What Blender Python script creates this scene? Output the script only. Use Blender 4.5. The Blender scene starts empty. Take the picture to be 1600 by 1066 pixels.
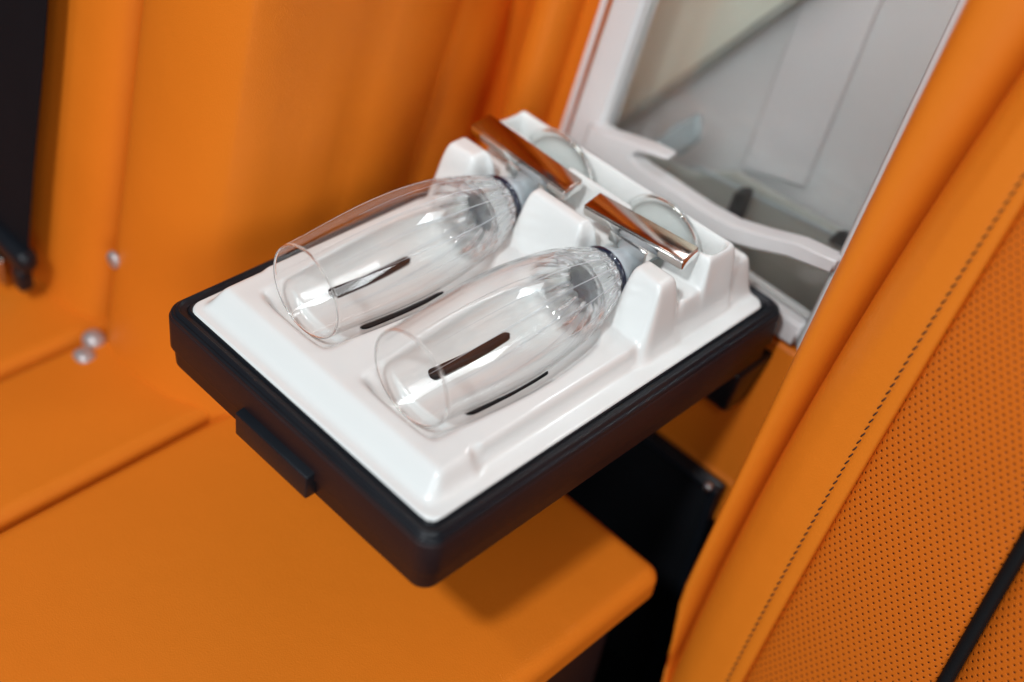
import bpy, bmesh, math, random
import numpy as np
from mathutils import Vector, Matrix
random.seed(7)
rng = np.random.default_rng(7)
S = bpy.context.scene
COL = S.collection

# ------------------------------------------------------------------ camera
# metres; x runs across the car, y towards the seat backs, z up; origin = front left corner of the tray
cam_d = bpy.data.cameras.new('camera'); cam = bpy.data.objects.new('camera', cam_d); COL.objects.link(cam)
RIGHT = Vector((0.70367814, 0.69843872, 0.13046238))
DOWN = Vector((0.53571007, -0.40091328, -0.74315763))
FWD = Vector((-0.46674596, 0.59283378, -0.65627457))
M = Matrix((RIGHT, -DOWN, -FWD)).transposed().to_4x4()
M.translation = Vector((0.5473763, -0.3385736, 0.5455401))
cam.matrix_world = M
cam_d.lens = 45.8; cam_d.sensor_width = 36.0
cam_d.clip_start = 0.02; cam_d.clip_end = 60
cam_d.dof.use_dof = True; cam_d.dof.focus_distance = 0.812; cam_d.dof.aperture_fstop = 1.8
S.camera = cam

# ------------------------------------------------------------------ world, lamps, exposure
W = bpy.data.worlds.new('World'); S.world = W; W.use_nodes = True
nt = W.node_tree; bg = nt.nodes['Background']
tc = nt.nodes.new('ShaderNodeTexCoord'); mp = nt.nodes.new('ShaderNodeSeparateXYZ')
cr = nt.nodes.new('ShaderNodeValToRGB'); mr = nt.nodes.new('ShaderNodeMapRange')
nt.links.new(tc.outputs['Generated'], mp.inputs[0]); nt.links.new(mp.outputs['Z'], mr.inputs['Value'])
mr.inputs['From Min'].default_value = -1; mr.inputs['From Max'].default_value = 1
nt.links.new(mr.outputs[0], cr.inputs[0]); nt.links.new(cr.outputs[0], bg.inputs['Color'])
cr.color_ramp.elements[0].position = 0.35; cr.color_ramp.elements[0].color = (0.10, 0.09, 0.085, 1)
cr.color_ramp.elements[1].position = 0.75; cr.color_ramp.elements[1].color = (0.62, 0.66, 0.72, 1)
bg.inputs['Strength'].default_value = 0.14

def area(name, loc, target, size, energy, color, sy=None):
    d = bpy.data.lights.new(name, 'AREA'); d.energy = energy; d.color = color; d.size = size
    if sy: d.shape = 'RECTANGLE'; d.size_y = sy
    o = bpy.data.objects.new(name, d); COL.objects.link(o); o.location = loc
    o.rotation_euler = (Vector(target) - Vector(loc)).to_track_quat('-Z', 'Y').to_euler()
    return o
T0 = (0.12, 0.15, 0.0)
area('ceiling_lamp', (0.42, -1.42, 2.0), T0, 0.20, 35, (0.95, 0.98, 1.0))
area('ceiling_lamp', (-0.35, -1.45, 2.0), T0, 0.16, 6, (0.97, 0.98, 1.0))
area('ceiling_lamp', (1.35, -1.15, 1.9), T0, 0.22, 6, (1.0, 0.98, 0.96))
area('soft_fill', (0.3, -2.4, 1.6), T0, 2.0, 11, (0.88, 0.94, 1.0), 1.2)  # broad cool light from the front door opening
area('soft_fill', (2.3, -1.1, 0.75), (-0.05, 0.3, 0.05), 1.6, 25, (0.93, 0.98, 1.0), 1.0)  # added fill from the right, no doorway there; brightens the inner seat side

area('cabinet_fill', (0.15, 0.445, 0.395), (0.13, 0.455, 0.0), 0.10, 0.55, (0.93, 0.97, 1.0))  # added fill without a visible source; brightens the cabinet interior

S.view_settings.view_transform = 'Standard'; S.view_settings.look = 'None'
S.view_settings.exposure = 0.0; S.view_settings.gamma = 1.0; S.view_settings.use_curve_mapping = False
cy = S.cycles
cy.max_bounces = 16; cy.transmission_bounces = 14; cy.diffuse_bounces = 5; cy.glossy_bounces = 6; cy.transparent_max_bounces = 12
cy.caustics_reflective = True; cy.caustics_refractive = True; cy.blur_glossy = 0.3
cy.sample_clamp_indirect = 6.0
cy.use_denoising = True

# ------------------------------------------------------------------ helpers
def tag(o, label=None, cat=None, group=None, kind=None):
    if label: o['label'] = label
    if cat: o['category'] = cat
    if group: o['group'] = group
    if kind: o['kind'] = kind
    return o
def thing(name, loc, label, cat, group=None):
    o = bpy.data.objects.new(name, None); COL.objects.link(o); o.location = loc; o.empty_display_size = 0.02
    return tag(o, label, cat, group)
def link(name, me, mat=None, parent=None, smooth=True):
    o = bpy.data.objects.new(name, me); COL.objects.link(o)
    if mat: me.materials.append(mat)
    if smooth:
        me.polygons.foreach_set('use_smooth', [True] * len(me.polygons))
    if parent:
        o.parent = parent; o.matrix_parent_inverse = Matrix.Translation(-parent_loc(parent))
    return o
def parent_loc(p):
    v = Vector((0, 0, 0))
    q = p
    while q is not None and q.type == 'EMPTY':
        v += q.location; q = q.parent
    return v
def mesh(name, verts, faces, mat=None, parent=None, smooth=True, uvs=None):
    me = bpy.data.meshes.new(name)
    me.from_pydata([tuple(map(float, v)) for v in verts], [], [tuple(map(int, f)) for f in faces])
    if uvs is not None:
        ul = me.uv_layers.new(name='UVMap')
        vi = np.empty(len(me.loops), dtype=np.int32); me.loops.foreach_get('vertex_index', vi)
        ul.data.foreach_set('uv', np.asarray(uvs, dtype=np.float32)[vi].ravel())
    me.validate(); me.update()
    return link(name, me, mat, parent, smooth)
def grid_faces(nr, nc, closed_c=False):
    f = []
    for i in range(nr - 1):
        for j in range(nc if closed_c else nc - 1):
            a = i * nc + j; b = i * nc + (j + 1) % nc
            f.append((a, b, b + nc, a + nc))
    return f
def box(name, lo, hi, mat, parent=None, bev=0.002, seg=3, xf=None, taper=None):
    bm = bmesh.new()
    bmesh.ops.create_cube(bm, size=1.0)
    for v in bm.verts:
        v.co = Vector((lo[k] + (v.co[k] + 0.5) * (hi[k] - lo[k]) for k in range(3)))
    if taper: taper(bm)
    if bev: bmesh.ops.bevel(bm, geom=bm.edges[:], offset=bev, segments=seg, profile=0.5, affect='EDGES', clamp_overlap=True)
    if xf is not None: bmesh.ops.transform(bm, matrix=xf, verts=bm.verts)
    bmesh.ops.recalc_face_normals(bm, faces=bm.faces)
    me = bpy.data.meshes.new(name); bm.to_mesh(me); bm.free()
    o = link(name, me, mat, parent)
    return o
def rrect(x0, y0, x1, y1, r, n=10):
    P = []
    for cx, cy_, a0 in ((x1 - r, y1 - r, 0), (x0 + r, y1 - r, 90), (x0 + r, y0 + r, 180), (x1 - r, y0 + r, 270)):
        for k in range(n + 1):
            a = math.radians(a0 + 90 * k / n); P.append((cx + r * math.cos(a), cy_ + r * math.sin(a)))
    return P
def loft_rings(rings):
    V = []; F = []; n = len(rings[0])
    for R_ in rings: V += R_
    F = grid_faces(len(rings), n, True)
    return V, F
def lathe(name, prof, cx, cz, mat, parent, n=96, closed=False, mod=None, smooth=True, tilt=0.0):
    # profile of (y, r) about an axis parallel to y
    V = []
    for (y, r) in prof:
        for k in range(n):
            a = 2 * math.pi * k / n
            rr = r * (mod(y, a, r) if mod else 1.0)
            V.append((cx + rr * math.cos(a), y, cz - (y - 0.055) * tilt + rr * math.sin(a)))
    F = grid_faces(len(prof), n, True)
    if closed:
        L = (len(prof) - 1) * n
        for k in range(n): F.append((L + k, L + (k + 1) % n, (k + 1) % n, k))
    o = mesh(name, V, F, mat, parent, smooth)
    bm = bmesh.new(); bm.from_mesh(o.data)
    bmesh.ops.remove_doubles(bm, verts=bm.verts, dist=1e-6)
    bmesh.ops.recalc_face_normals(bm, faces=bm.faces); bm.to_mesh(o.data); bm.free()
    return o
def smoothpoly(P, n, it=2):
    P = [np.array(p, float) for p in P]
    for _ in range(it):
        Q = [P[0]]
        for a, b in zip(P[:-1], P[1:]): Q += [a * .75 + b * .25, a * .25 + b * .75]
        Q.append(P[-1]); P = Q
    P = np.array(P); d = np.r_[0, np.cumsum(np.linalg.norm(np.diff(P, axis=0), axis=1))]
    t = np.linspace(0, d[-1], n)
    return np.stack([np.interp(t, d, P[:, k]) for k in range(P.shape[1])], 1)
def tube(name, pts, r, mat, parent, n=10):
    pts = [Vector(p) for p in pts]; V = []; up = Vector((0, 0, 1))
    for i, p in enumerate(pts):
        t = (pts[min(i + 1, len(pts) - 1)] - pts[max(i - 1, 0)]).normalized()
        a = t.cross(up)
        if a.length < 1e-3: a = t.cross(Vector((0, 1, 0)))
        a.normalize(); b = t.cross(a)
        rr = r[i] if hasattr(r, '__len__') else r
        for k in range(n):
            w = 2 * math.pi * k / n; V.append(p + rr * (math.cos(w) * a + math.sin(w) * b))
    F = grid_faces(len(pts), n, True)
    F.append(tuple(range(n))[::-1]); F.append(tuple(range((len(pts) - 1) * n, len(pts) * n)))
    return mesh(name, V, F, mat, parent)

# ------------------------------------------------------------------ materials
def pmat(name, col, rough=0.5, metal=0.0, spec=0.5, coat=0.0, coat_r=0.05, sheen=0.0):
    m = bpy.data.materials.new(name); m.use_nodes = True; b = m.node_tree.nodes['Principled BSDF']
    b.inputs['Base Color'].default_value = (*col, 1); b.inputs['Roughness'].default_value = rough
    b.inputs['Metallic'].default_value = metal; b.inputs['Specular IOR Level'].default_value = spec
    b.inputs['Coat Weight'].default_value = coat; b.inputs['Coat Roughness'].default_value = coat_r
    b.inputs['Sheen Weight'].default_value = sheen
    return m
def N(m, t, **kw):
    n = m.node_tree.nodes.new(t)
    for k, v in kw.items(): setattr(n, k, v)
    return n
def L(m, a, b): m.node_tree.links.new(a, b)
def grain(m, scale=900, strength=0.15, dist=0.0004, vary=0.08, vscale=14, kind='voronoi', rvary=0.0):
    b = m.node_tree.nodes['Principled BSDF']; col = b.inputs['Base Color'].default_value[:]
    tc = N(m, 'ShaderNodeTexCoord')
    v = N(m, 'ShaderNodeTexVoronoi'); v.feature = 'F1'; v.inputs['Scale'].default_value = scale
    n = N(m, 'ShaderNodeTexNoise'); n.inputs['Scale'].default_value = vscale; n.inputs['Detail'].default_value = 5
    nf = N(m, 'ShaderNodeTexNoise'); nf.inputs['Scale'].default_value = scale * .6; nf.inputs['Detail'].default_value = 3
    L(m, tc.outputs['Object'], v.inputs['Vector']); L(m, tc.outputs['Object'], n.inputs['Vector']); L(m, tc.outputs['Object'], nf.inputs['Vector'])
    bp = N(m, 'ShaderNodeBump'); bp.inputs['Strength'].default_value = strength; bp.inputs['Distance'].default_value = dist
    add = N(m, 'ShaderNodeMath'); add.operation = 'ADD'
    L(m, v.outputs['Distance'], add.inputs[0]); L(m, nf.outputs['Fac'], add.inputs[1])
    L(m, add.outputs[0], bp.inputs['Height']); L(m, bp.outputs['Normal'], b.inputs['Normal'])
    mx = N(m, 'ShaderNodeMix'); mx.data_type = 'RGBA'
    mx.inputs[6].default_value = (*[c * (1 - vary) for c in col[:3]], 1); mx.inputs[7].default_value = (*[min(1, c * (1 + vary)) for c in col[:3]], 1)
    L(m, n.outputs['Fac'], mx.inputs[0]); L(m, mx.outputs[2], b.inputs['Base Color'])
    if rvary:
        mr = N(m, 'ShaderNodeMapRange'); r0 = b.inputs['Roughness'].default_value
        mr.inputs['To Min'].default_value = r0 - rvary; mr.inputs['To Max'].default_value = r0 + rvary
        L(m, n.outputs['Fac'], mr.inputs['Value']); L(m, mr.outputs[0], b.inputs['Roughness'])
    return m, bp, mx
ORANGE = (0.69, 0.178, 0.011)
leather = pmat('orange_leather', ORANGE, 0.46, spec=0.22); _, bpl, _m = grain(leather, 1100, 0.30, 0.0004, 0.06, 9, rvary=0.05)
un = N(leather, 'ShaderNodeTexNoise'); un.inputs['Scale'].default_value = 16; un.inputs['Detail'].default_value = 3
tcl = N(leather, 'ShaderNodeTexCoord'); L(leather, tcl.outputs['Object'], un.inputs['Vector'])
bu = N(leather, 'ShaderNodeBump'); bu.inputs['Strength'].default_value = 0.25; bu.inputs['Distance'].default_value = 0.004
L(leather, un.outputs['Fac'], bu.inputs['Height']); L(leather, bu.outputs['Normal'], bpl.inputs['Normal'])
# perforated leather: staggered punched holes, laid out in metres through the surface's own UVs
def perf_mat():
    m = pmat('perforated_leather', (0.60, 0.130, 0.008), 0.5, spec=0.2)
    _, bp, mx = grain(m, 1100, 0.2, 0.0003, 0.05, 9)
    b = m.node_tree.nodes['Principled BSDF']
    uv = N(m, 'ShaderNodeUVMap'); uv.uv_map = 'UVMap'; sp = N(m, 'ShaderNodeSeparateXYZ'); L(m, uv.outputs[0], sp.inputs[0])
    def mth(op, a, b_=None, c=None):
        n = N(m, 'ShaderNodeMath'); n.operation = op
        for i, x in enumerate((a, b_, c)):
            if x is None: continue
            if isinstance(x, (int, float)): n.inputs[i].default_value = x
            else: L(m, x, n.inputs[i])
        return n.outputs[0]
    P, Q = 0.0046, 0.0040
    v = mth('DIVIDE', sp.outputs[1], Q); row = mth('FLOOR', v); odd = mth('MODULO', mth('ADD', row, 4000.0), 2.0)
    u = mth('ADD', mth('DIVIDE', sp.outputs[0], P), mth('MULTIPLY', odd, 0.5))
    du = mth('MULTIPLY', mth('SUBTRACT', mth('FRACT', u), 0.5), P); dv = mth('MULTIPLY', mth('SUBTRACT', mth('FRACT', v), 0.5), Q)
    d = mth('SQRT', mth('ADD', mth('MULTIPLY', du, du), mth('MULTIPLY', dv, dv)))
    mr = N(m, 'ShaderNodeMapRange'); mr.interpolation_type = 'SMOOTHSTEP'
    mr.inputs['From Min'].default_value = 0.00040; mr.inputs['From Max'].default_value = 0.00082
    L(m, d, mr.inputs['Value'])
    m2 = N(m, 'ShaderNodeMix'); m2.data_type = 'RGBA'; m2.inputs[6].default_value = (0.045, 0.008, 0.003, 1)
    L(m, mr.outputs[0], m2.inputs[0]); L(m, mx.outputs[2], m2.inputs[7]); L(m, m2.outputs[2], b.inputs['Base Color'])
    mrb = N(m, 'ShaderNodeMapRange'); mrb.interpolation_type = 'SMOOTHSTEP'
    mrb.inputs['From Min'].default_value = 0.0005; mrb.inputs['From Max'].default_value = 0.0013
    L(m, d, mrb.inputs['Value'])
    b2 = N(m, 'ShaderNodeBump'); b2.inputs['Strength'].default_value = 0.6; b2.inputs['Distance'].default_value = 0.0007
    L(m, mrb.outputs[0], b2.inputs['Height']); L(m, bp.outputs['Normal'], b2.inputs['Normal']); L(m, b2.outputs['Normal'], b.inputs['Normal'])
    return m
perf = perf_mat()
white = pmat('white_gloss_plastic', (0.79, 0.82, 0.81), 0.2, spec=0.5, coat=0.5, coat_r=0.03)
grain(white, 300, 0.02, 0.0004, 0.015, 30, rvary=0.05)
blackp = pmat('black_soft_plastic', (0.008, 0.010, 0.014), 0.36, spec=0.3); grain(blackp, 1500, 0.15, 0.0002, 0.2, 40, rvary=0.06)
darkleather = pmat('dark_brown_leather', (0.020, 0.010, 0.011), 0.5, spec=0.25); grain(darkleather, 1200, 0.3, 0.0003, 0.15, 30)
gloss_black = pmat('gloss_black', (0.009, 0.010, 0.012), 0.22, spec=0.5); grain(gloss_black, 60, 0.03, 0.002, 0.3, 20, rvary=0.1)
navy = pmat('dark_blue_gloss', (0.004, 0.008, 0.03), 0.08, spec=0.8, coat=0.6); grain(navy, 200, 0.03, 0.0005, 0.3, 120)
chrome = pmat('polished_chrome', (0.86, 0.84, 0.82), 0.06, metal=1.0); 
bronze = pmat('warm_mirror_chrome', (0.48, 0.41, 0.37), 0.08, metal=1.0); grain(bronze, 40, 0.01, 0.0005, 0.03, 30, rvary=0.03)
grain(chrome, 40, 0.01, 0.0005, 0.02, 30, rvary=0.03)
nickel = pmat('satin_nickel', (0.50, 0.46, 0.46), 0.42, metal=0.6); grain(nickel, 800, 0.1, 0.0003, 0.1, 200)
rubber = pmat('black_rubber', (0.006, 0.006, 0.007), 0.6, spec=0.2); grain(rubber, 900, 0.2, 0.0002, 0.2, 60)
cream = pmat('cream_trim', (0.62, 0.62, 0.62), 0.3); grain(cream, 300, 0.05, 0.0004, 0.03, 30)
webbing = pmat('black_webbing', (0.006, 0.005, 0.007), 0.85, spec=0.15); grain(webbing, 1500, 0.4, 0.0005, 0.2, 40)
thread = pmat('dark_thread', (0.03, 0.012, 0.008), 0.8); grain(thread, 3000, 0.3, 0.0002, 0.2, 300)
greenish = pmat('pale_green_wall', (0.76, 0.80, 0.70), 0.5); grain(greenish, 40, 0.05, 0.001, 0.12, 12)
greywall = pmat('pale_grey_wall', (0.78, 0.79, 0.80), 0.5); grain(greywall, 40, 0.05, 0.001, 0.06, 12)
palepost = pmat('pale_post', (0.82, 0.83, 0.85), 0.5); grain(palepost, 40, 0.05, 0.001, 0.05, 12)
darkgreen = pmat('dim_green_plastic', (0.38, 0.41, 0.38), 0.45); grain(darkgreen, 40, 0.05, 0.001, 0.3, 25)
bluegrey = pmat('blue_grey_plastic', (0.42, 0.50, 0.53), 0.4); grain(bluegrey, 40, 0.05, 0.001, 0.1, 30)
def glassmat(name, col, ior=1.5, rough=0.0):
    m = pmat(name, col, rough, spec=0.5); b = m.node_tree.nodes['Principled BSDF']
    b.inputs['Transmission Weight'].default_value = 1.0; b.inputs['IOR'].default_value = ior
    n = N(m, 'ShaderNodeTexNoise'); n.inputs['Scale'].default_value = 35; n.inputs['Detail'].default_value = 1
    tcn = N(m, 'ShaderNodeTexCoord'); L(m, tcn.outputs['Object'], n.inputs['Vector'])
    bp = N(m, 'ShaderNodeBump'); bp.inputs['Strength'].default_value = 0.05; bp.inputs['Distance'].default_value = 0.001
    return m
glass = glassmat('clear_crystal', (0.985, 0.995, 0.99), 1.5)
def thin_wall(m, y0, y1, tint=(0.998, 1.0, 0.999, 1), f0=0.78, f1=0.96):
    # a thin wall passes light straight on except where it is seen edge-on; the solid base refracts in full
    out = [n for n in m.node_tree.nodes if n.type == 'OUTPUT_MATERIAL'][0]; b = m.node_tree.nodes['Principled BSDF']
    tc = N(m, 'ShaderNodeTexCoord'); sp = N(m, 'ShaderNodeSeparateXYZ'); L(m, tc.outputs['Object'], sp.inputs[0])
    mr = N(m, 'ShaderNodeMapRange'); mr.interpolation_type = 'SMOOTHSTEP'
    mr.inputs['From Min'].default_value = y0; mr.inputs['From Max'].default_value = y1
    L(m, sp.outputs['Y'], mr.inputs['Value'])
    lw = N(m, 'ShaderNodeLayerWeight'); lw.inputs['Blend'].default_value = 0.5
    me_ = N(m, 'ShaderNodeMapRange'); me_.interpolation_type = 'SMOOTHSTEP'
    me_.inputs['From Min'].default_value = f0; me_.inputs['From Max'].default_value = f1
    L(m, lw.outputs['Facing'], me_.inputs['Value'])
    mxm = N(m, 'ShaderNodeMath'); mxm.operation = 'MAXIMUM'; L(m, mr.outputs[0], mxm.inputs[0]); L(m, me_.outputs[0], mxm.inputs[1])
    lip = N(m, 'ShaderNodeMath'); lip.operation = 'LESS_THAN'; L(m, sp.outputs['Y'], lip.inputs[0]); lip.inputs[1].default_value = 0.0562
    mx0 = mxm; mxm = N(m, 'ShaderNodeMath'); mxm.operation = 'MAXIMUM'; L(m, mx0.outputs[0], mxm.inputs[0]); L(m, lip.outputs[0], mxm.inputs[1])
    tr = N(m, 'ShaderNodeBsdfTransparent'); tr.inputs[0].default_value = tint
    gl = N(m, 'ShaderNodeBsdfGlossy'); gl.inputs['Roughness'].default_value = 0.0
    pw = N(m, 'ShaderNodeMath'); pw.operation = 'POWER'; L(m, lw.outputs['Facing'], pw.inputs[0]); pw.inputs[1].default_value = 4.0
    fr_ = N(m, 'ShaderNodeMath'); fr_.operation = 'MULTIPLY_ADD'; L(m, pw.outputs[0], fr_.inputs[0]); fr_.inputs[1].default_value = 0.9; fr_.inputs[2].default_value = 0.028
    m1 = N(m, 'ShaderNodeMixShader'); L(m, fr_.outputs[0], m1.inputs[0]); L(m, tr.outputs[0], m1.inputs[1]); L(m, gl.outputs[0], m1.inputs[2])
    mx = N(m, 'ShaderNodeMixShader'); L(m, mxm.outputs[0], mx.inputs[0]); L(m, m1.outputs[0], mx.inputs[1]); L(m, b.outputs[0], mx.inputs[2]); L(m, mx.outputs[0], out.inputs[0])
glass_bowl = glassmat('thin_crystal', (1, 1, 1), 1.5); thin_wall(glass_bowl, 0.184, 0.196)
glass_foot = glassmat('foot_crystal', (1, 1, 1), 1.5); thin_wall(glass_foot, 5.0, 6.0, (0.975, 0.985, 0.98, 1), 0.93, 0.999)
stem_m = glassmat('stem_crystal', (0.80, 0.90, 0.96), 1.5, 0.12); stem_m.node_tree.nodes['Principled BSDF'].inputs['Transmission Weight'].default_value = 0.45
pane_m = glassmat('pane_glass', (0.93, 0.96, 0.95), 1.45)

# ------------------------------------------------------------------ seats
KR = 0.185        # recline: metres back per metre up
def left_y(yrel, z): return yrel + KR * (z + 0.16)
seat_l = thing('rear_bench', (-0.35, 0.05, -0.16), 'blurred orange leather seat back and base behind the tray, dark belt hanging in front', 'seat')
def loft_left(name, prof, z0, z1, mat, n=90, nz=30, it=2, lean=0.0):
    P = smoothpoly(prof, n, it); V = []; UV = []
    for i in range(nz):
        z = z0 + (z1 - z0) * i / (nz - 1)
        for (x, y) in P:
            w = min(1.0, max(0.0, (y - 0.05) / 0.17)) * (x > -0.16) * lean
            V.append((x - w * 0.40 * (z + 0.06), left_y(y + w * 0.60 * (z + 0.06), z), z)); UV.append((x, z))
    return mesh(name, V, grid_faces(nz, n), mat, seat_l, uvs=UV)
# outer seat back, left of the seam
loft_left('seat_back', [(-0.75, 0.06), (-0.60, 0.045), (-0.40, 0.035), (-0.28, 0.034), (-0.20, 0.036), (-0.172, 0.044), (-0.163, 0.062), (-0.161, 0.09)], -0.175, 0.60, leather)
# bolster that turns round into the long inner side
loft_left('bolster', [(-0.1595, 0.09), (-0.157, 0.06), (-0.150, 0.042), (-0.135, 0.036), (-0.105, 0.034), (-0.072, 0.038), (-0.050, 0.047), (-0.037, 0.060),
                      (-0.030, 0.078), (-0.0235, 0.10), (-0.0235, 0.125), (-0.0200, 0.145), (-0.022, 0.17), (-0.032, 0.20), (-0.046, 0.222), (-0.044, 0.24), (-0.048, 0.27), (-0.058, 0.305), (-0.068, 0.318), (-0.070, 0.36)],
          -0.175, 0.60, leather, n=160, lean=1.0)
loft_left('side_fold', [(-0.20, 0.385), (-0.10, 0.375), (-0.064, 0.36), (-0.052, 0.335), (-0.047, 0.321), (-0.036, 0.317), (-0.026, 0.319), (-0.021, 0.327), (-0.019, 0.345), (-0.016, 0.42)], -0.175, 0.60, leather, n=60)
# seat base pieces with rounded edges
def cushion(name, lo, hi, parent, mat, r=0.014, crown=0.003, nx=60, ny=60):
    V = []
    x0, y0, z0 = lo; x1, y1, z1 = hi
    us = np.concatenate([[0], 0.5 - 0.5 * np.cos(np.linspace(0.0, 1, nx) * math.pi), [1]])
    vs = np.concatenate([[0], 0.5 - 0.5 * np.cos(np.linspace(0.0, 1, ny) * math.pi), [1]])
    for j, v in enumerate(vs):
        for i, u in enumerate(us):
            x = x0 + (x1 - x0) * u; y = y0 + (y1 - y0) * v
            e = min(x - x0, x1 - x, y - y0, y1 - y)
            z = z1 if e >= r else z1 - r + math.sqrt(max(0, r * r - (r - e) ** 2))
            z += crown * (math.sin(math.pi * u) * math.sin(math.pi * v)) ** 0.5 if 0 < u < 1 and 0 < v < 1 else 0
            if i in (0, len(us) - 1) or j in (0, len(vs) - 1): z = z0
            rp_ = 0.012
            qx = min(max(x, x0 + rp_), x1 - rp_); qy = min(max(y, y0 + rp_), y1 - rp_)
            ex, ey = x - qx, y - qy
            if ex and ey:
                k_ = max(abs(ex), abs(ey)) / math.hypot(ex, ey); x = qx + ex * k_; y = qy + ey * k_
            V.append((x, y, z))
    return mesh(name, V, grid_faces(len(vs), len(us)), mat, parent)
cushion('seat_base', (-0.75, -0.65, -0.30), (-0.1605, 0.075, -0.158), seat_l, leather, 0.012)
cushion('seat_base_bolster', (-0.1565, -0.65, -0.30), (-0.0335, 0.085, -0.157), seat_l, leather, 0.010)
box('anchor_button', (-0.1585, 0.024, -0.166), (-0.1405, 0.041, -0.1485), nickel, seat_l, 0.0075, 5)
box('anchor_button', (-0.1470, 0.0095, -0.166), (-0.1300, 0.0255, -0.1510), nickel, seat_l, 0.0065, 5)
o = lathe('snap_button', [(0.0, 0.0), (0.0, 0.006), (0.002, 0.007), (0.004, 0.007)], 0, 0, nickel, None, 32)
o.parent = seat_l; o.matrix_parent_inverse = Matrix.Identity(4); o.location = Vector((-0.142, left_y(0.034, -0.081), -0.081)) - seat_l.location

# seat belt in front of the outer seat back
belt = thing('seat_belt', (-0.265, 0.03, -0.12), 'black seat belt strap hanging down the orange seat back at the left edge', 'seat belt')
V = []
for i in range(24):
    z = -0.13 + 0.5 * i / 23
    cx = -0.247 - 0.02 * (z + 0.12) * 0.9 + 0.002 * math.sin(z * 14)
    for dx in (-0.033, -0.0325, 0.0325, 0.033):
        V.append((cx + dx, left_y(0.012, z) + 0.001 * math.sin(z * 20), z))
    for dx in (0.033, 0.0325, -0.0325, -0.033):
        V.append((cx + dx, left_y(0.0135, z) + 0.001 * math.sin(z * 20), z))
mesh('strap', V, grid_faces(24, 8, True), webbing, belt)
bk = box('buckle', (-0.310, left_y(0.002, -0.118), -0.124), (-0.208, left_y(0.020, -0.118), -0.104), blackp, belt, 0.008, 4)
box('metal_tongue', (-0.292, left_y(0.004, -0.14), -0.152), (-0.240, left_y(0.011, -0.14), -0.1245), bronze, belt, 0.004, 3)
box('tongue_holder', (-0.230, left_y(0.008, -0.14), -0.145), (-0.216, left_y(0.02, -0.14), -0.1245), blackp, belt, 0.003, 3)

# centre seat base (slab under the tray) and the dark gap behind it
slab = thing('centre_seat_base', (0.13, 0.0, -0.16), 'flat orange leather centre seat base below the overhanging tray', 'seat base')
cushion('cushion_pad', (-0.0295, -0.65, -0.181), (0.283, 0.214, -0.158), slab, leather, 0.011, 0.002, 80, 80)
box('base_plinth', (-0.028, -0.64, -0.42), (0.268, 0.195, -0.1815), darkleather, slab, 0.012, 4)
rear = thing('rear_base_panel', (0.12, 0.35, -0.3), 'orange leather shelf behind the dark gap under the tray', 'seat base')
cushion('shelf_pad', (-0.06, 0.318, -0.20), (0.31, 0.42, -0.158), rear, leather, 0.006, 0.001, 30, 30)
gp = thing('gap_panel', (0.12, 0.31, -0.3), 'glossy black panel in the gap behind the centre seat base', 'panel')
box('panel_face', (-0.05, 0.309, -0.42), (0.2605, 0.3165, -0.1595), gloss_black, gp, 0.0025, 3)
box('gap_dark_sheet', (0.2550, 0.322, -0.42), (0.60, 0.330, -0.205), rubber, gp, 0.002, 3)  # added black sheet; keeps the side gap dark against stray light
box('panel_trim', (0.2535, 0.3030, -0.42), (0.2605, 0.3085, -0.1605), blackp, gp, 0.0018, 3)
box('panel_trim', (-0.05, 0.3040, -0.1665), (0.2530, 0.3085, -0.1605), blackp, gp, 0.0015, 3)
o = lathe('screw', [(0, 0), (0, 0.0012), (-0.0006, 0.0014), (-0.0006, 0.0032), (0.001, 0.0038), (0.003, 0.0038)], 0, 0, chrome, None, 28)
o.parent = gp; o.matrix_parent_inverse = Matrix.Identity(4); o.location = Vector((0.2510, 0.3030, -0.1640)) - gp.location
box('gap_floor', (-0.05, -0.66, -0.43), (0.5, 0.42, -0.4205), rubber, None, 0.0, 1)
tag(bpy.data.objects['gap_floor'], 'black floor far down in the gap beside the seat base', 'floor', kind='structure')

# ------------------------------------------------------------------ right hand seat
seat_r = thing('rear_bench', (0.42, 0.25, -0.2), 'orange leather seat back with perforated centre and dark stitching at the right', 'seat')
Zk = (-0.50, -0.30, -0.208, 0.04, 0.20, 0.26, 0.60)
def curve(vals): 
    c = np.polyfit((-0.21, 0.035, 0.22), vals, 2)
    return lambda z: float(np.polyval(c, z)) if z < 0.3 else float(np.polyval(c, 0.3) + (2 * c[0] * 0.3 + c[1]) * (z - 0.3))
xs_sil = lambda z: 0.2905 + (0.02 * max(0, -0.19 - z) / 0.07 if z < -0.19 else 0)
xs_groove = curve((0.3065, 0.3145, 0.334))
xs_stitch = curve((0.3525, 0.3575, 0.3700))
xs_perf = curve((0.3620, 0.3675, 0.3770))
xs_pipe = curve((0.4760, 0.4650, 0.4600))
def ry(off, z): return 0.256 + 0.2 * (z + 0.056) - off
def loft_right(name, fn, z0, z1, n, nz, mat):
    V = []; UV = []
    for i in range(nz):
        z = z0 + (z1 - z0) * i / (nz - 1)
        P = smoothpoly(fn(z), n, 2)
        u0 = 0
        for k, (x, o_) in enumerate(P): V.append((x, ry(o_, z), z)); UV.append((x, z * 1.02))
    return mesh(name, V, grid_faces(nz, n), mat, seat_r, uvs=UV)
Z0, Z1 = -0.45, 0.62
def f_roll(z):
    s, g = xs_sil(z), xs_groove(z); w = g - s
    return [(s + 0.006, -0.12), (s + 0.001, -0.05), (s, -0.012), (s + .12 * w, 0.001), (s + .35 * w, 0.004), (s + .6 * w, 0.0), (s + .82 * w, -0.009), (g + .001, -0.024), (g + 0.002, -0.035)]
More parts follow.
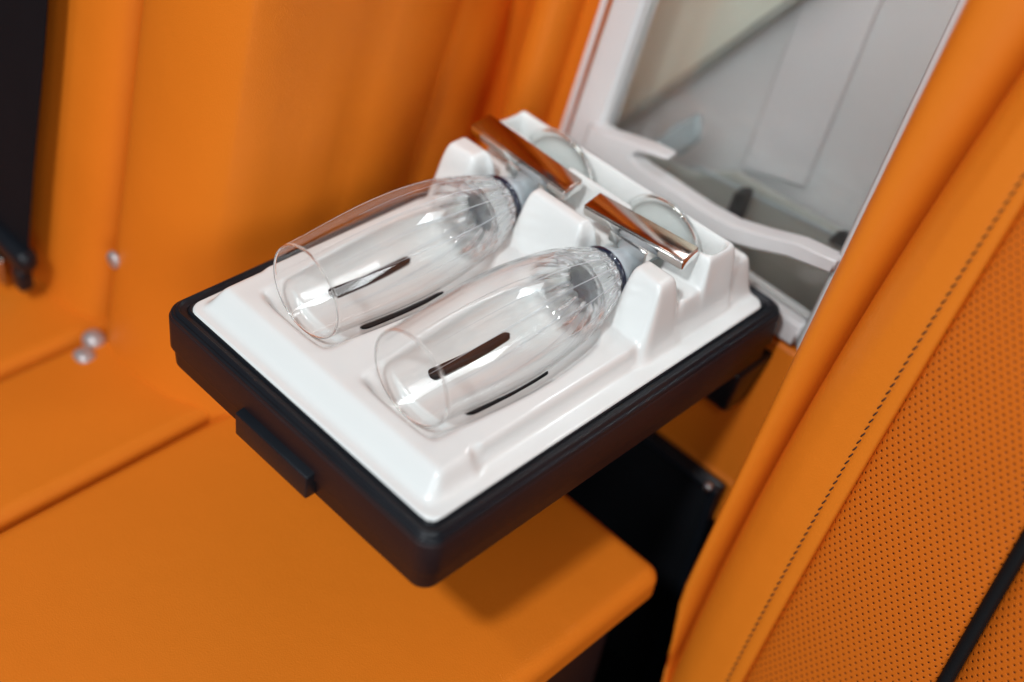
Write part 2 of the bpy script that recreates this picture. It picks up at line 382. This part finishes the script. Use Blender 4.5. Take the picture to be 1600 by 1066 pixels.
def f_bol(z):
    g, st = xs_groove(z), xs_stitch(z); p = xs_perf(z)
    return [(g + 0.001, -0.04), (g - 0.0005, -0.022), (g + 0.0015, -0.008), (g + 0.008, 0.0015), (g + 0.018, 0.006), (g + .6 * (st - g), 0.0075), (st - 0.004, 0.0062), (st - 0.001, 0.0045), (st, 0.0036), (st + 0.001, 0.0045), (st + 0.004, 0.0050), (p - 0.001, 0.0035), (p, 0.0), (p + 0.001, -0.006)]
def f_perf(z):
    p, q = xs_perf(z), xs_pipe(z)
    return [(p - 0.002, -0.010), (p + 0.0002, 0.0), (p + 0.003, 0.0028), (p + 0.012, 0.0040), (p + .35 * (q - p), 0.0035), (p + .7 * (q - p), 0.0), (q - 0.006, -0.004), (q - 0.003, -0.007), (q - 0.002, -0.02)]
def f_perf2(z):
    q = xs_pipe(z)
    return [(q + 0.003, -0.02), (q + 0.004, -0.008), (q + 0.008, -0.003), (q + 0.03, 0.001), (q + 0.12, 0.002), (q + 0.3, -0.01)]
loft_right('side_roll', f_roll, Z0, Z1, 60, 60, leather)
loft_right('bolster', f_bol, Z0, Z1, 110, 80, leather)
loft_right('perforated_panel', f_perf, Z0, Z1, 60, 60, perf)
pp = loft_right('perforated_panel', f_perf2, Z0, Z1, 40, 60, perf); pp['label'] = 'perforated leather beyond the black piping'
tube('piping', [(xs_pipe(z), ry(-0.006, z), z) for z in np.linspace(Z0, Z1, 60)], 0.0042, rubber, seat_r, 12)
# stitching: slightly slanted stitches in one line
V = []; F = []
zz = -0.44; rs = 0.00048
while zz < 0.6:
    x0 = xs_stitch(zz); L_ = 0.0050
    a = Vector((x0 - 0.0008, ry(0.0040, zz), zz)); b = Vector((xs_stitch(zz + L_) + 0.0008, ry(0.0040, zz + L_), zz + L_))
    t = (b - a).normalized(); n1 = t.cross(Vector((0, 1, 0))).normalized(); n2 = t.cross(n1)
    base = len(V)
    for s_, r_, lift in ((0, .35, -.0003), (.15, .9, .0002), (.5, 1, .0005), (.85, .9, .0002), (1, .35, -.0003)):
        c = a.lerp(b, s_) + Vector((0, -lift, 0))
        for k in range(8):
            w = k * math.pi / 4; V.append(c + rs * r_ * (math.cos(w) * n1 + math.sin(w) * n2))
    for i in range(4):
        for k in range(8):
            F.append((base + i * 8 + k, base + i * 8 + (k + 1) % 8, base + i * 8 + 8 + (k + 1) % 8, base + i * 8 + 8 + k))
    zz += 0.0056
mesh('stitching', V, F, thread, seat_r)

# ------------------------------------------------------------------ cooler compartment behind the tray
def fy(z, d=0.0): return 0.35 + 0.2 * z + d
cab = thing('cooler_compartment', (0.13, 0.36, 0.0), 'cream framed glass cabinet door in the seat column behind the tray', 'cabinet')
FX0, FX1, FXi0, FXi1 = 0.0225, 0.272, 0.052, 0.2620
FZ0, FZ1, FZi0, FZi1 = -0.035, 0.42, -0.006, 0.40
def plate(name, poly_xz, d0, d1, mat, parent):
    # polygon in x,z on the reclined plane, between depths d0 (front) and d1
    n = len(poly_xz)
    V = [(x, fy(z, d0), z) for x, z in poly_xz] + [(x, fy(z, d1), z) for x, z in poly_xz]
    F = [tuple(range(n)), tuple(range(2 * n - 1, n - 1, -1))] + [(k, k + n, (k + 1) % n + n, (k + 1) % n) for k in range(n)]
    o = mesh(name, V, F, mat, parent, False)
    bm = bmesh.new(); bm.from_mesh(o.data); bmesh.ops.recalc_face_normals(bm, faces=bm.faces)
    es = [e for e in bm.edges if e.calc_face_angle(0) > 0.6]
    bmesh.ops.bevel(bm, geom=es, offset=min(0.003, abs(d1 - d0) * .3), segments=3, affect='EDGES', clamp_overlap=True)
    bm.to_mesh(o.data); bm.free()
    o.data.polygons.foreach_set('use_smooth', [True] * len(o.data.polygons))
    o.modifiers.new('wn', 'WEIGHTED_NORMAL')
    return o
fr = plate('frame_side', [(FX0, FZ0), (FXi0 - .0, FZ0), (FXi0, FZ1), (FX0 + 0.006, FZ1)], -0.004, 0.02, cream, cab)
plate('frame_side', [(FXi1, FZ0), (FX1, FZ0), (FX1, FZ1), (FXi1, FZ1)], -0.004, 0.02, cream, cab)
plate('frame_bottom', [(FXi0 + .0005, FZ0), (FXi1 - .0005, FZ0), (FXi1 - .0005, FZi0 - .010), (FXi0 + .0005, FZi0 - .006)], -0.003, 0.02, cream, cab)
plate('frame_top', [(FXi0 + .0005, FZi1), (FXi1 - .0005, FZi1), (FXi1 - .0005, FZ1), (FXi0 + .0005, FZ1)], -0.003, 0.02, cream, cab)
# crossbar with flared ends; the left arm is a pane reflection built as solid
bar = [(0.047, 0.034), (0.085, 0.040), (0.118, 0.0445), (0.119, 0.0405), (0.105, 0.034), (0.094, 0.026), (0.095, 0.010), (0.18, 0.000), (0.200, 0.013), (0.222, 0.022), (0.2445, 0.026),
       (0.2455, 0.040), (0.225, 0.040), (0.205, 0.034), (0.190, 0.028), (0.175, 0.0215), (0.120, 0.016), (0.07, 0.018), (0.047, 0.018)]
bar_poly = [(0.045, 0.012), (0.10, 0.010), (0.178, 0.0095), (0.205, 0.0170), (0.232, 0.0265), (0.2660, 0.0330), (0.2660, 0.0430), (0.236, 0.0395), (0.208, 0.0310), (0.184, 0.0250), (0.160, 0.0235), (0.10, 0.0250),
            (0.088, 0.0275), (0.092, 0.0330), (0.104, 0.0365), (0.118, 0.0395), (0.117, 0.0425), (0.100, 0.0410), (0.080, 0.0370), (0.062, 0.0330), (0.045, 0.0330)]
plate('crossbar_reflection', bar_poly, -0.010, 0.004, cream, cab)
plate('glass_pane', [(FXi0 + .001, FZ0 + .012), (FXi1 - .001, FZ0 + .012), (FXi1 - .001, FZ1 - .021), (FXi0 + .001, FZ1 - .021)], 0.0055, 0.0085, pane_m, cab)
# inside of the cabinet
def wallq(name, P, mat, th=0.004):
    P = [Vector(p) for p in P]; n = (P[1] - P[0]).cross(P[2] - P[0]).normalized() * th
    V = P + [p + n for p in P]
    return mesh(name, V, [(0, 1, 2, 3), (7, 6, 5, 4), (0, 4, 5, 1), (1, 5, 6, 2), (2, 6, 7, 3), (3, 7, 4, 0)], mat, cab, False)
wallq('back_wall', [(-0.04, fy(-.12, .105), -.12), (0.30, fy(-.12, .105), -.12), (0.30, fy(.5, .105), .5), (-0.04, fy(.5, .105), .5)], greywall)
plate('green_panel', [(-0.03, -0.073), (0.0, -0.03), (0.1108, 0.1296), (0.23, 0.302), (0.23, 0.42), (-0.03, 0.42)], 0.094, 0.101, greenish, cab)
plate('panel_edge', [(-0.03, -0.085), (-0.0, -0.042), (0.118, 0.128), (0.24, 0.304), (0.23, 0.304), (0.1108, 0.1320), (0.0, -0.028), (-0.03, -0.071)], 0.086, 0.0935, darkgreen, cab)
plate('post', [(0.124, -0.002), (0.180, 0.012), (0.170, 0.42), (0.108, 0.42)], 0.097, 0.103, palepost, cab)
plate('lower_tray', [(0.00, -0.11), (0.29, -0.11), (0.29, 0.010), (0.2204, 0.0112), (0.1318, 0.0083), (0.100, -0.010), (0.060, -0.015), (0.0, -0.035)], 0.072, 0.080, darkgreen, cab)
plate('dark_strut', [(0.150, -0.016), (0.164, -0.009), (0.163, 0.020), (0.150, 0.013)], 0.046, 0.056, rubber, cab)
plate('dark_catch', [(0.226, 0.006), (0.244, 0.008), (0.244, 0.020), (0.232, 0.019)], 0.062, 0.068, rubber, cab)
plate('shelf_rail', [(0.095, -0.0045), (0.2600, 0.0105), (0.2600, 0.0135), (0.105, -0.0008)], 0.070, 0.0715, bluegrey, cab)
plate('blue_clip', [(0.060, -0.002), (0.090, 0.004), (0.102, 0.026), (0.092, 0.044), (0.070, 0.016)], 0.056, 0.066, bluegrey, cab)
wallq('side_wall', [(0.0, fy(-.12, .022), -.12), (-0.032, fy(-.12, .11), -.12), (-0.032, fy(.45, .11), .45), (0.0, fy(.45, .022), .45)], greywall)
wallq('side_wall', [(0.285, fy(-.12, .11), -.12), (0.275, fy(-.12, .022), -.12), (0.275, fy(.45, .022), .45), (0.285, fy(.45, .11), .45)], greywall)
# orange column round the cabinet
colm = thing('seat_column', (0.12, 0.4, 0.0), 'orange leather column surrounding the glass cabinet between the seats', 'column')
plate('lower_panel', [(-0.06, -0.20), (0.33, -0.20), (0.33, -0.040), (-0.06, -0.040)], 0.002, 0.05, leather, colm)
plate('upper_panel', [(-0.06, 0.425), (0.36, 0.425), (0.36, 0.85), (-0.06, 0.85)], -0.03, 0.05, leather, colm)
plate('side_panel', [(-0.06, -0.038), (0.018, -0.038), (0.018, 0.424), (-0.06, 0.424)], 0.030, 0.06, leather, colm)
plate('side_panel', [(0.268, -0.038), (0.36, -0.038), (0.36, 0.424), (0.268, 0.424)], 0.010, 0.06, leather, colm)

# ------------------------------------------------------------------ the tray
TW, TD, TH = 0.25, 0.3372, 0.0490
tray = thing('armrest_tray', (0.125, 0.17, -0.0464), 'dark leather covered fold-down armrest holding a white moulded insert and two glasses', 'armrest')
def ring(i, z, r, ib=None):
    ib = i if ib is None else ib
    return [(x, y, z) for x, y in rrect(i, i, TW - i, TD - i, max(r - i * 0.6, 0.002), 12)]
RC = 0.0125
body = [(0.06, -0.0470), (0.02, -TH), (0.0060, -TH), (0.0038, -0.0478), (0.0026, -0.0455), (0.0020, -0.0335), (0.0014, -0.0322), (0.0004, -0.0318), (0.0, -0.0308), (0.0, -0.0075), (0.0004, -0.0066), (0.0010, -0.0062)]
V, F = loft_rings([ring(i, z, RC) for i, z in body])
F.append(tuple(range(len(rrect(0, 0, 1, 1, .1, 12)))))
bo = mesh('body', V, F, darkleather, tray)
rim = [(0.0010, -0.0062), (0.0009, -0.0048), (0.0016, -0.0034), (0.0028, -0.0030), (0.0032, -0.0034), (0.0036, -0.0034), (0.0040, -0.0012), (0.0047, -0.0004), (0.0056, -0.0008), (0.0060, -0.0020), (0.0068, -0.0024), (0.0095, -0.0022), (0.0099, -0.0028), (0.0101, -0.0036), (0.0104, -0.0028), (0.0108, -0.0014), (0.0118, -0.0012), (0.0124, -0.0026), (0.0128, -0.0050)]
V, F = loft_rings([ring(i, z, RC) for i, z in rim]); mesh('rim', V, F, blackp, tray)
def tp(bm):
    for v in bm.verts:
        if v.co.y < -0.004 and v.co.z > -0.03: v.co.z -= 0.0018
lt = box('latch', (0.0850, -0.0060, -0.0435), (0.1535, 0.004, -0.0235), blackp, tray, 0.0010, 3, taper=tp)
def th(bm):
    for v in bm.verts:
        if v.co.z < -0.07: v.co.y += 0.012; v.co.x = 0.225 + (v.co.x - 0.225) * 0.7
box('hinge', (0.190, 0.300, -0.098), (0.249, 0.350, -0.0492), blackp, tray, 0.004, 3, taper=th)
box('hinge', (0.001, 0.300, -0.098), (0.050, 0.350, -0.0492), blackp, tray, 0.004, 3)

# white moulded insert as one smooth height surface
GX, GY = 400, 540
PX0, PX1, PY0, PY1 = 0.0115, TW - 0.0115, 0.0115, TD - 0.0120
gx = np.linspace(PX0, PX1, GX); gy = np.linspace(PY0, PY1, GY)
X, Y = np.meshgrid(gx, gy)
G1, G2, ZC, TILT = 0.0735, 0.1695, 0.0315, 0.0155
KY = [0.055, 0.070, 0.085, 0.100, 0.120, 0.138, 0.155, 0.172, 0.185, 0.196, 0.205, 0.213, 0.220]
KRr = [0.0312, 0.0324, 0.0337, 0.0349, 0.0360, 0.0360, 0.0350, 0.0334, 0.0313, 0.0288, 0.0262, 0.0232, 0.0197]
def Rb(y): return np.interp(y, KY, KRr)
def ramp(d, w): return np.clip(d / w, 0, 1)
FH, BH = 0.0135, 0.0535
xr = np.where(Y < 0.057, 0.2272, 0.2245)
side = np.minimum(X - 0.0185, xr - X)
front = FH * np.minimum.reduce([ramp(Y - 0.0195, 0.0115), ramp(side, 0.0035), ramp(0.324 - Y, 0.003)])
sideB = np.minimum(ramp(X - 0.0185, 0.0035), ramp(0.2250 - X, 0.0048))
hump_front = 0.207 + 0.0035 * np.cos((X - 0.12) / 0.1 * 3.1)
back = BH * np.minimum.reduce([ramp(Y - hump_front, 0.0125), sideB, ramp(0.2985 - Y, 0.003)])
step = 0.031 * np.minimum.reduce([ramp(Y - 0.290, 0.003), ramp(X - 0.0185, 0.003), ramp(0.2245 - X, 0.006), ramp(0.3245 - Y, 0.003)])
H = np.maximum.reduce([front, back, step])
# channel under the clips
ch = (Y > 0.2365) & (Y < 0.2645)
H = np.where(ch, np.minimum(H, 0.0300), H)
# slot for the feet
def rr_in(x0, y0, x1, y1): return (X > x0) & (X < x1) & (Y > y0) & (Y < y1)
H = np.where(rr_in(0.0275, 0.2725, 0.2140, 0.2890), -0.002, H)
for gc in (G1, G2):
    zc = ZC - (Y - 0.055) * TILT
    dx = np.abs(X - gc)
    # stem gap
    H = np.where((dx < 0.0168) & (Y > 0.200) & (Y < 0.2725), np.minimum(H, np.where(Y < 0.2365, 0.006, 0.012)), H)
    rad = Rb(Y) + 0.0012
    wid = np.where(Y < 0.196, 0.013 * ramp(0.198 - Y, 0.014), 0.0)
    deep = np.where(Y < 0.068, 0.0045, 0.0)
    rad = np.where(Y > 0.200, np.maximum(Rb(np.minimum(Y, 0.219)) + 0.0012, 0.018), rad)
    big = rad + wid
    m = (dx < big) & (Y > 0.0475) & (Y < 0.232)
    cr_ = zc - rad - deep * ramp(0.030 - dx, 0.012) + big - np.sqrt(np.maximum(big ** 2 - dx ** 2, 0))
    # above the axis the cradle walls are vertical
    H = np.where(m, np.minimum(H, cr_), H)
def blur(A, s):
    k = int(s * 3) + 1; g = np.exp(-0.5 * (np.arange(-k, k + 1) / s) ** 2); g /= g.sum()
    A = np.pad(A, k, mode='edge')
    A = np.apply_along_axis(lambda v: np.convolve(v, g, 'valid'), 0, A)
    return np.apply_along_axis(lambda v: np.convolve(v, g, 'valid'), 1, A)
px = (PX1 - PX0) / (GX - 1)
H1 = blur(H, 0.00110 / px); H2 = blur(H, 0.0023 / px); H3 = H2
wB = ramp(H2 - 0.006, 0.006)
wB = np.clip(0.40 * ramp(Y - 0.250, 0.01) + ramp(0.066 - Y, 0.006), 0, 1)
wC = ramp(Y - 0.196, 0.008) * ramp(0.245 - Y, 0.008)
H = H1 * (1 - wB) + H2 * wB
H = H * (1 - wC) + H3 * wC
# rounded corners of the plate
rc = 0.0095
cxn = np.clip(X, PX0 + rc, PX1 - rc); cyn = np.clip(Y, PY0 + rc, PY1 - rc)
dxx = X - cxn; dyy = Y - cyn; dd = np.hypot(dxx, dyy); corner = (dd > rc) & (np.abs(dxx) > 0) & (np.abs(dyy) > 0)
sc_ = np.where(corner, rc / np.maximum(dd, 1e-9), 1.0)
XX = cxn + dxx * sc_; YY = cyn + dyy * sc_
edge = np.minimum.reduce([X - PX0, PX1 - X, Y - PY0, PY1 - Y]); edge = np.where(corner, 0, edge)
dist_c = np.where((np.abs(dxx) > 0) & (np.abs(dyy) > 0), rc - np.minimum(dd, rc), edge)
HH = H - 0.0012 * np.clip(1 - dist_c / 0.0012, 0, 1) ** 2
V = np.stack([XX, YY, HH], -1).reshape(-1, 3)
me = bpy.data.meshes.new('white_insert')
idx = np.arange(GX * GY).reshape(GY, GX)
Fq = np.stack([idx[:-1, :-1], idx[:-1, 1:], idx[1:, 1:], idx[1:, :-1]], -1).reshape(-1, 4)
bnd = np.concatenate([idx[0, :], idx[1:, -1], idx[-1, -2::-1], idx[-2:0:-1, 0]])
sk = V[bnd].copy(); sk[:, 2] = -0.0045
nb = len(bnd); off = len(V); V = np.concatenate([V, sk])
k = np.arange(nb); Fs = np.stack([bnd, off + k, off + (k + 1) % nb, bnd[(k + 1) % nb]], -1)
Fa = np.concatenate([Fq, Fs])
me.vertices.add(len(V)); me.vertices.foreach_set('co', V.astype(np.float32).ravel())
me.loops.add(Fa.size); me.loops.foreach_set('vertex_index', Fa.astype(np.int32).ravel())
me.polygons.add(len(Fa)); me.polygons.foreach_set('loop_start', np.arange(0, Fa.size, 4, dtype=np.int32))
me.update(calc_edges=True); me.validate()
ins = link('moulded_insert', me, white, tray); ins['label'] = 'glossy white moulded insert with two cradles'

# rubber pads lying in the cradles
def pad(gc, dxa, dxb, y0, y1, w=0.0082):
    V = []; n = 40; m = 9
    for i in range(n):
        t = i / (n - 1); y = y0 + (y1 - y0) * t; dxc = dxa + (dxb - dxa) * t
        e = min(y - y0, y1 - y); ww = w / 2 * (1.08 - 0.3 * t) * math.sqrt(max(0.02, 1 - (1 - min(e / (w / 2), 1)) ** 2))
        zc = ZC - (y - 0.055) * TILT; rb = float(Rb(y)) + 0.0012; big = rb + 0.013
        for j in range(m):
            s = -1 + 2 * j / (m - 1); dx = dxc + s * ww
            z = zc - rb + big - math.sqrt(big * big - dx * dx)
            V.append((gc + dx, y, z + 0.0009 * math.sqrt(max(0, 1 - s * s)) - (0.0006 if abs(s) == 1 else 0)))
    return mesh('rubber_pad', V, grid_faces(n, m), rubber, tray)
for gc in (G1, G2):
    pad(gc, -0.0183, -0.0176, 0.090, 0.160, 0.0088); pad(gc, 0.0205, 0.0235, 0.084, 0.152, 0.0088)

# chrome clips across the stems
def clip(x0, y0, x1, y1, w, z0, z1, roll, lab):
    root = bpy.data.objects.new('clip', None); COL.objects.link(root); root.parent = tray; root.matrix_parent_inverse = Matrix.Identity(4)
    Lh = math.hypot(x1 - x0, y1 - y0); ang = math.atan2(y1 - y0, x1 - x0); tz = math.atan2(z1 - z0, Lh)
    mid = Vector(((x0 + x1) / 2, (y0 + y1) / 2, (z0 + z1) / 2))
    XF = Matrix.Translation(mid) @ Matrix.Rotation(ang, 4, 'Z') @ Matrix.Rotation(-tz, 4, 'Y') @ Matrix.Rotation(roll, 4, 'X')
    h = Lh / 2
    root.location = Vector((0, 0, 0)) - tray.location
    def mk(name, lo, hi, mat, bev):
        o = box(name, lo, hi, mat, None, bev, 4, XF); o.parent = root; o.matrix_parent_inverse = Matrix.Identity(4); return o
    mk('clip_body', (-h, -w / 2, -0.0085), (h, w / 2, -0.0012), chrome, 0.0014)
    mk('clip_top', (-h + .0004, -w / 2 + .0004, -0.0014), (h - .0004, w / 2 - .0004, 0.0004), bronze, 0.0006)
    root['label'] = lab
    return root
clip(0.0235, 0.2485, 0.1150, 0.2475, 0.0185, 0.0600, 0.0570, math.radians(7), 'chrome clip over the farther glass stem')
clip(0.1310, 0.2480, 0.2115, 0.2545, 0.0180, 0.0560, 0.0575, math.radians(7), 'chrome clip over the nearer glass stem')
for (x0, x1) in ((0.057, 0.090), (0.1535, 0.186)):
    box('clip_saddle', (x0, 0.2425, 0.0380), (x1, 0.2590, 0.0475), chrome, tray, 0.0015, 3)

# ------------------------------------------------------------------ the glasses
def glass_obj(gc, label):
    g = thing('champagne_flute', (gc, 0.15, 0.0), label, 'glass', 'crystal flutes lying in the tray')
    TH_ = 0.0009
    ys = np.linspace(0.055, 0.2195, 70)
    out = [(float(y), float(Rs(y))) for y in ys]
    yi = np.linspace(0.055, 0.1985, 60)
    inn = []
    for y in yi:
        r = float(Rs(y)) - TH_ - max(0, (y - 0.17)) * 0.10
        e = (0.2005 - y) / 0.012
        if e < 1: r *= math.sqrt(max(0, 1 - (1 - e) ** 2))
        inn.append((float(y), r))
    inn = inn[::-1]
    rimp = [(0.0546, out[0][1] - 0.0002), (0.0543, out[0][1] - 0.00055), (0.0546, out[0][1] - 0.0009)]
    prof = [(0.2213, 0.0), (0.2213, 0.0165), (0.2205, 0.0180)] + out[::-1] + rimp + inn[::-1] + [(0.2006, 0.0)]
    prof = [(0.2213, 0.0), (0.2213, 0.0155), (0.2208, 0.0178)] + out[::-1] + rimp + inn[::-1] + [(0.2006, 0.0)]
    def cut(y, a, r):
        w = max(0.0, min(1.0, (y - 0.175) / 0.03))
        return 1.0 - 0.09 * w * abs(math.sin(a * 8.0 + 0.4)) if r > 0.001 else 1.0
    def cuto(y, a, r): return cut(y, a, r)
    lathe('bowl', prof, gc, ZC, glass_bowl, g, 192, mod=lambda y, a, r: cut(y, a, r) if r > float(Rs(min(max(y, .055), .2195))) - 0.0004 else 1.0, tilt=TILT)
    lathe('refraction_ring', [(0.2219, 0.0), (0.2219, 0.0176), (0.2224, 0.0192), (0.2238, 0.0197), (0.2250, 0.0188), (0.2251, 0.0)], gc, ZC, navy, g, 64, tilt=TILT)  # dark refraction at the stem joint, built as a solid navy ring
    lathe('stem', [(0.2252, 0.0), (0.2252, 0.0165), (0.2275, 0.0172), (0.2320, 0.0160), (0.2380, 0.0128), (0.2450, 0.0100), (0.2560, 0.0085), (0.2660, 0.0080), (0.2745, 0.0088), (0.2760, 0.0095), (0.2761, 0.0)], gc, ZC, stem_m, g, 48, tilt=TILT)
    lathe('foot', [(0.2765, 0.0), (0.2765, 0.0100), (0.2782, 0.0170), (0.2795, 0.0280), (0.2800, 0.0332), (0.2824, 0.0332), (0.2826, 0.020), (0.2826, 0.0)], gc, ZC, glass_foot, g, 96, tilt=TILT)
    lathe('foot_rim', [(0.2799, 0.0334), (0.2796, 0.0342), (0.2802, 0.0351), (0.2812, 0.0355), (0.2822, 0.0351), (0.2828, 0.0342), (0.2825, 0.0334)], gc, ZC, glass, g, 96, closed=True, tilt=TILT)
    # fine wheel-cut lines running down the bowl
    V = []; F = []
    for i in range(16):
        a0 = 2 * math.pi * (i + 0.35) / 16
        ye = 0.068 + 0.045 * ((i * 7) % 5) / 4; n = 60; base = len(V)
        for j in range(n):
            y = 0.2185 - (0.2185 - ye) * j / (n - 1); a = a0 + 0.10 * math.sin((0.2185 - y) * 9.0)
            r = float(Rs(y)) * cut(y, a, 1.0) + 0.00002; zc = ZC - (y - 0.055) * TILT
            wv = 0.00042 * (1 - j / (n - 1)) ** 1.3 + 0.00008
            for d in (-1, 0, 1):
                aa = a + d * wv / r; rr = r + (0.00012 if d == 0 else 0.0)
                V.append((gc + rr * math.cos(aa), y, zc + rr * math.sin(aa)))
        for j in range(n - 1):
            for d in range(2):
                q = base + j * 3 + d; F.append((q, q + 1, q + 4, q + 3))
    mesh('cut_lines', V, F, cutmat, g)
    return g
def catmull(y):
    xs = np.array(KY); rs = np.array(KRr)
    c = np.polyfit(xs, rs, 6); return np.polyval(c, y)
PC = np.polyfit(np.array(KY), np.array(KRr), 6)
def Rs(y): return np.polyval(PC, y)
cutmat = pmat('frosted_cut', (0.66, 0.71, 0.75), 0.3)
grain(cutmat, 900, 0.1, 0.0002, 0.05, 200)
b = cutmat.node_tree.nodes['Principled BSDF']; b.inputs['Alpha'].default_value = 0.8
glass_obj(G1, 'clear champagne flute lying in the farther cradle, its bowl against the orange seat')
glass_obj(G2, 'clear champagne flute lying in the nearer cradle, next to the right edge')
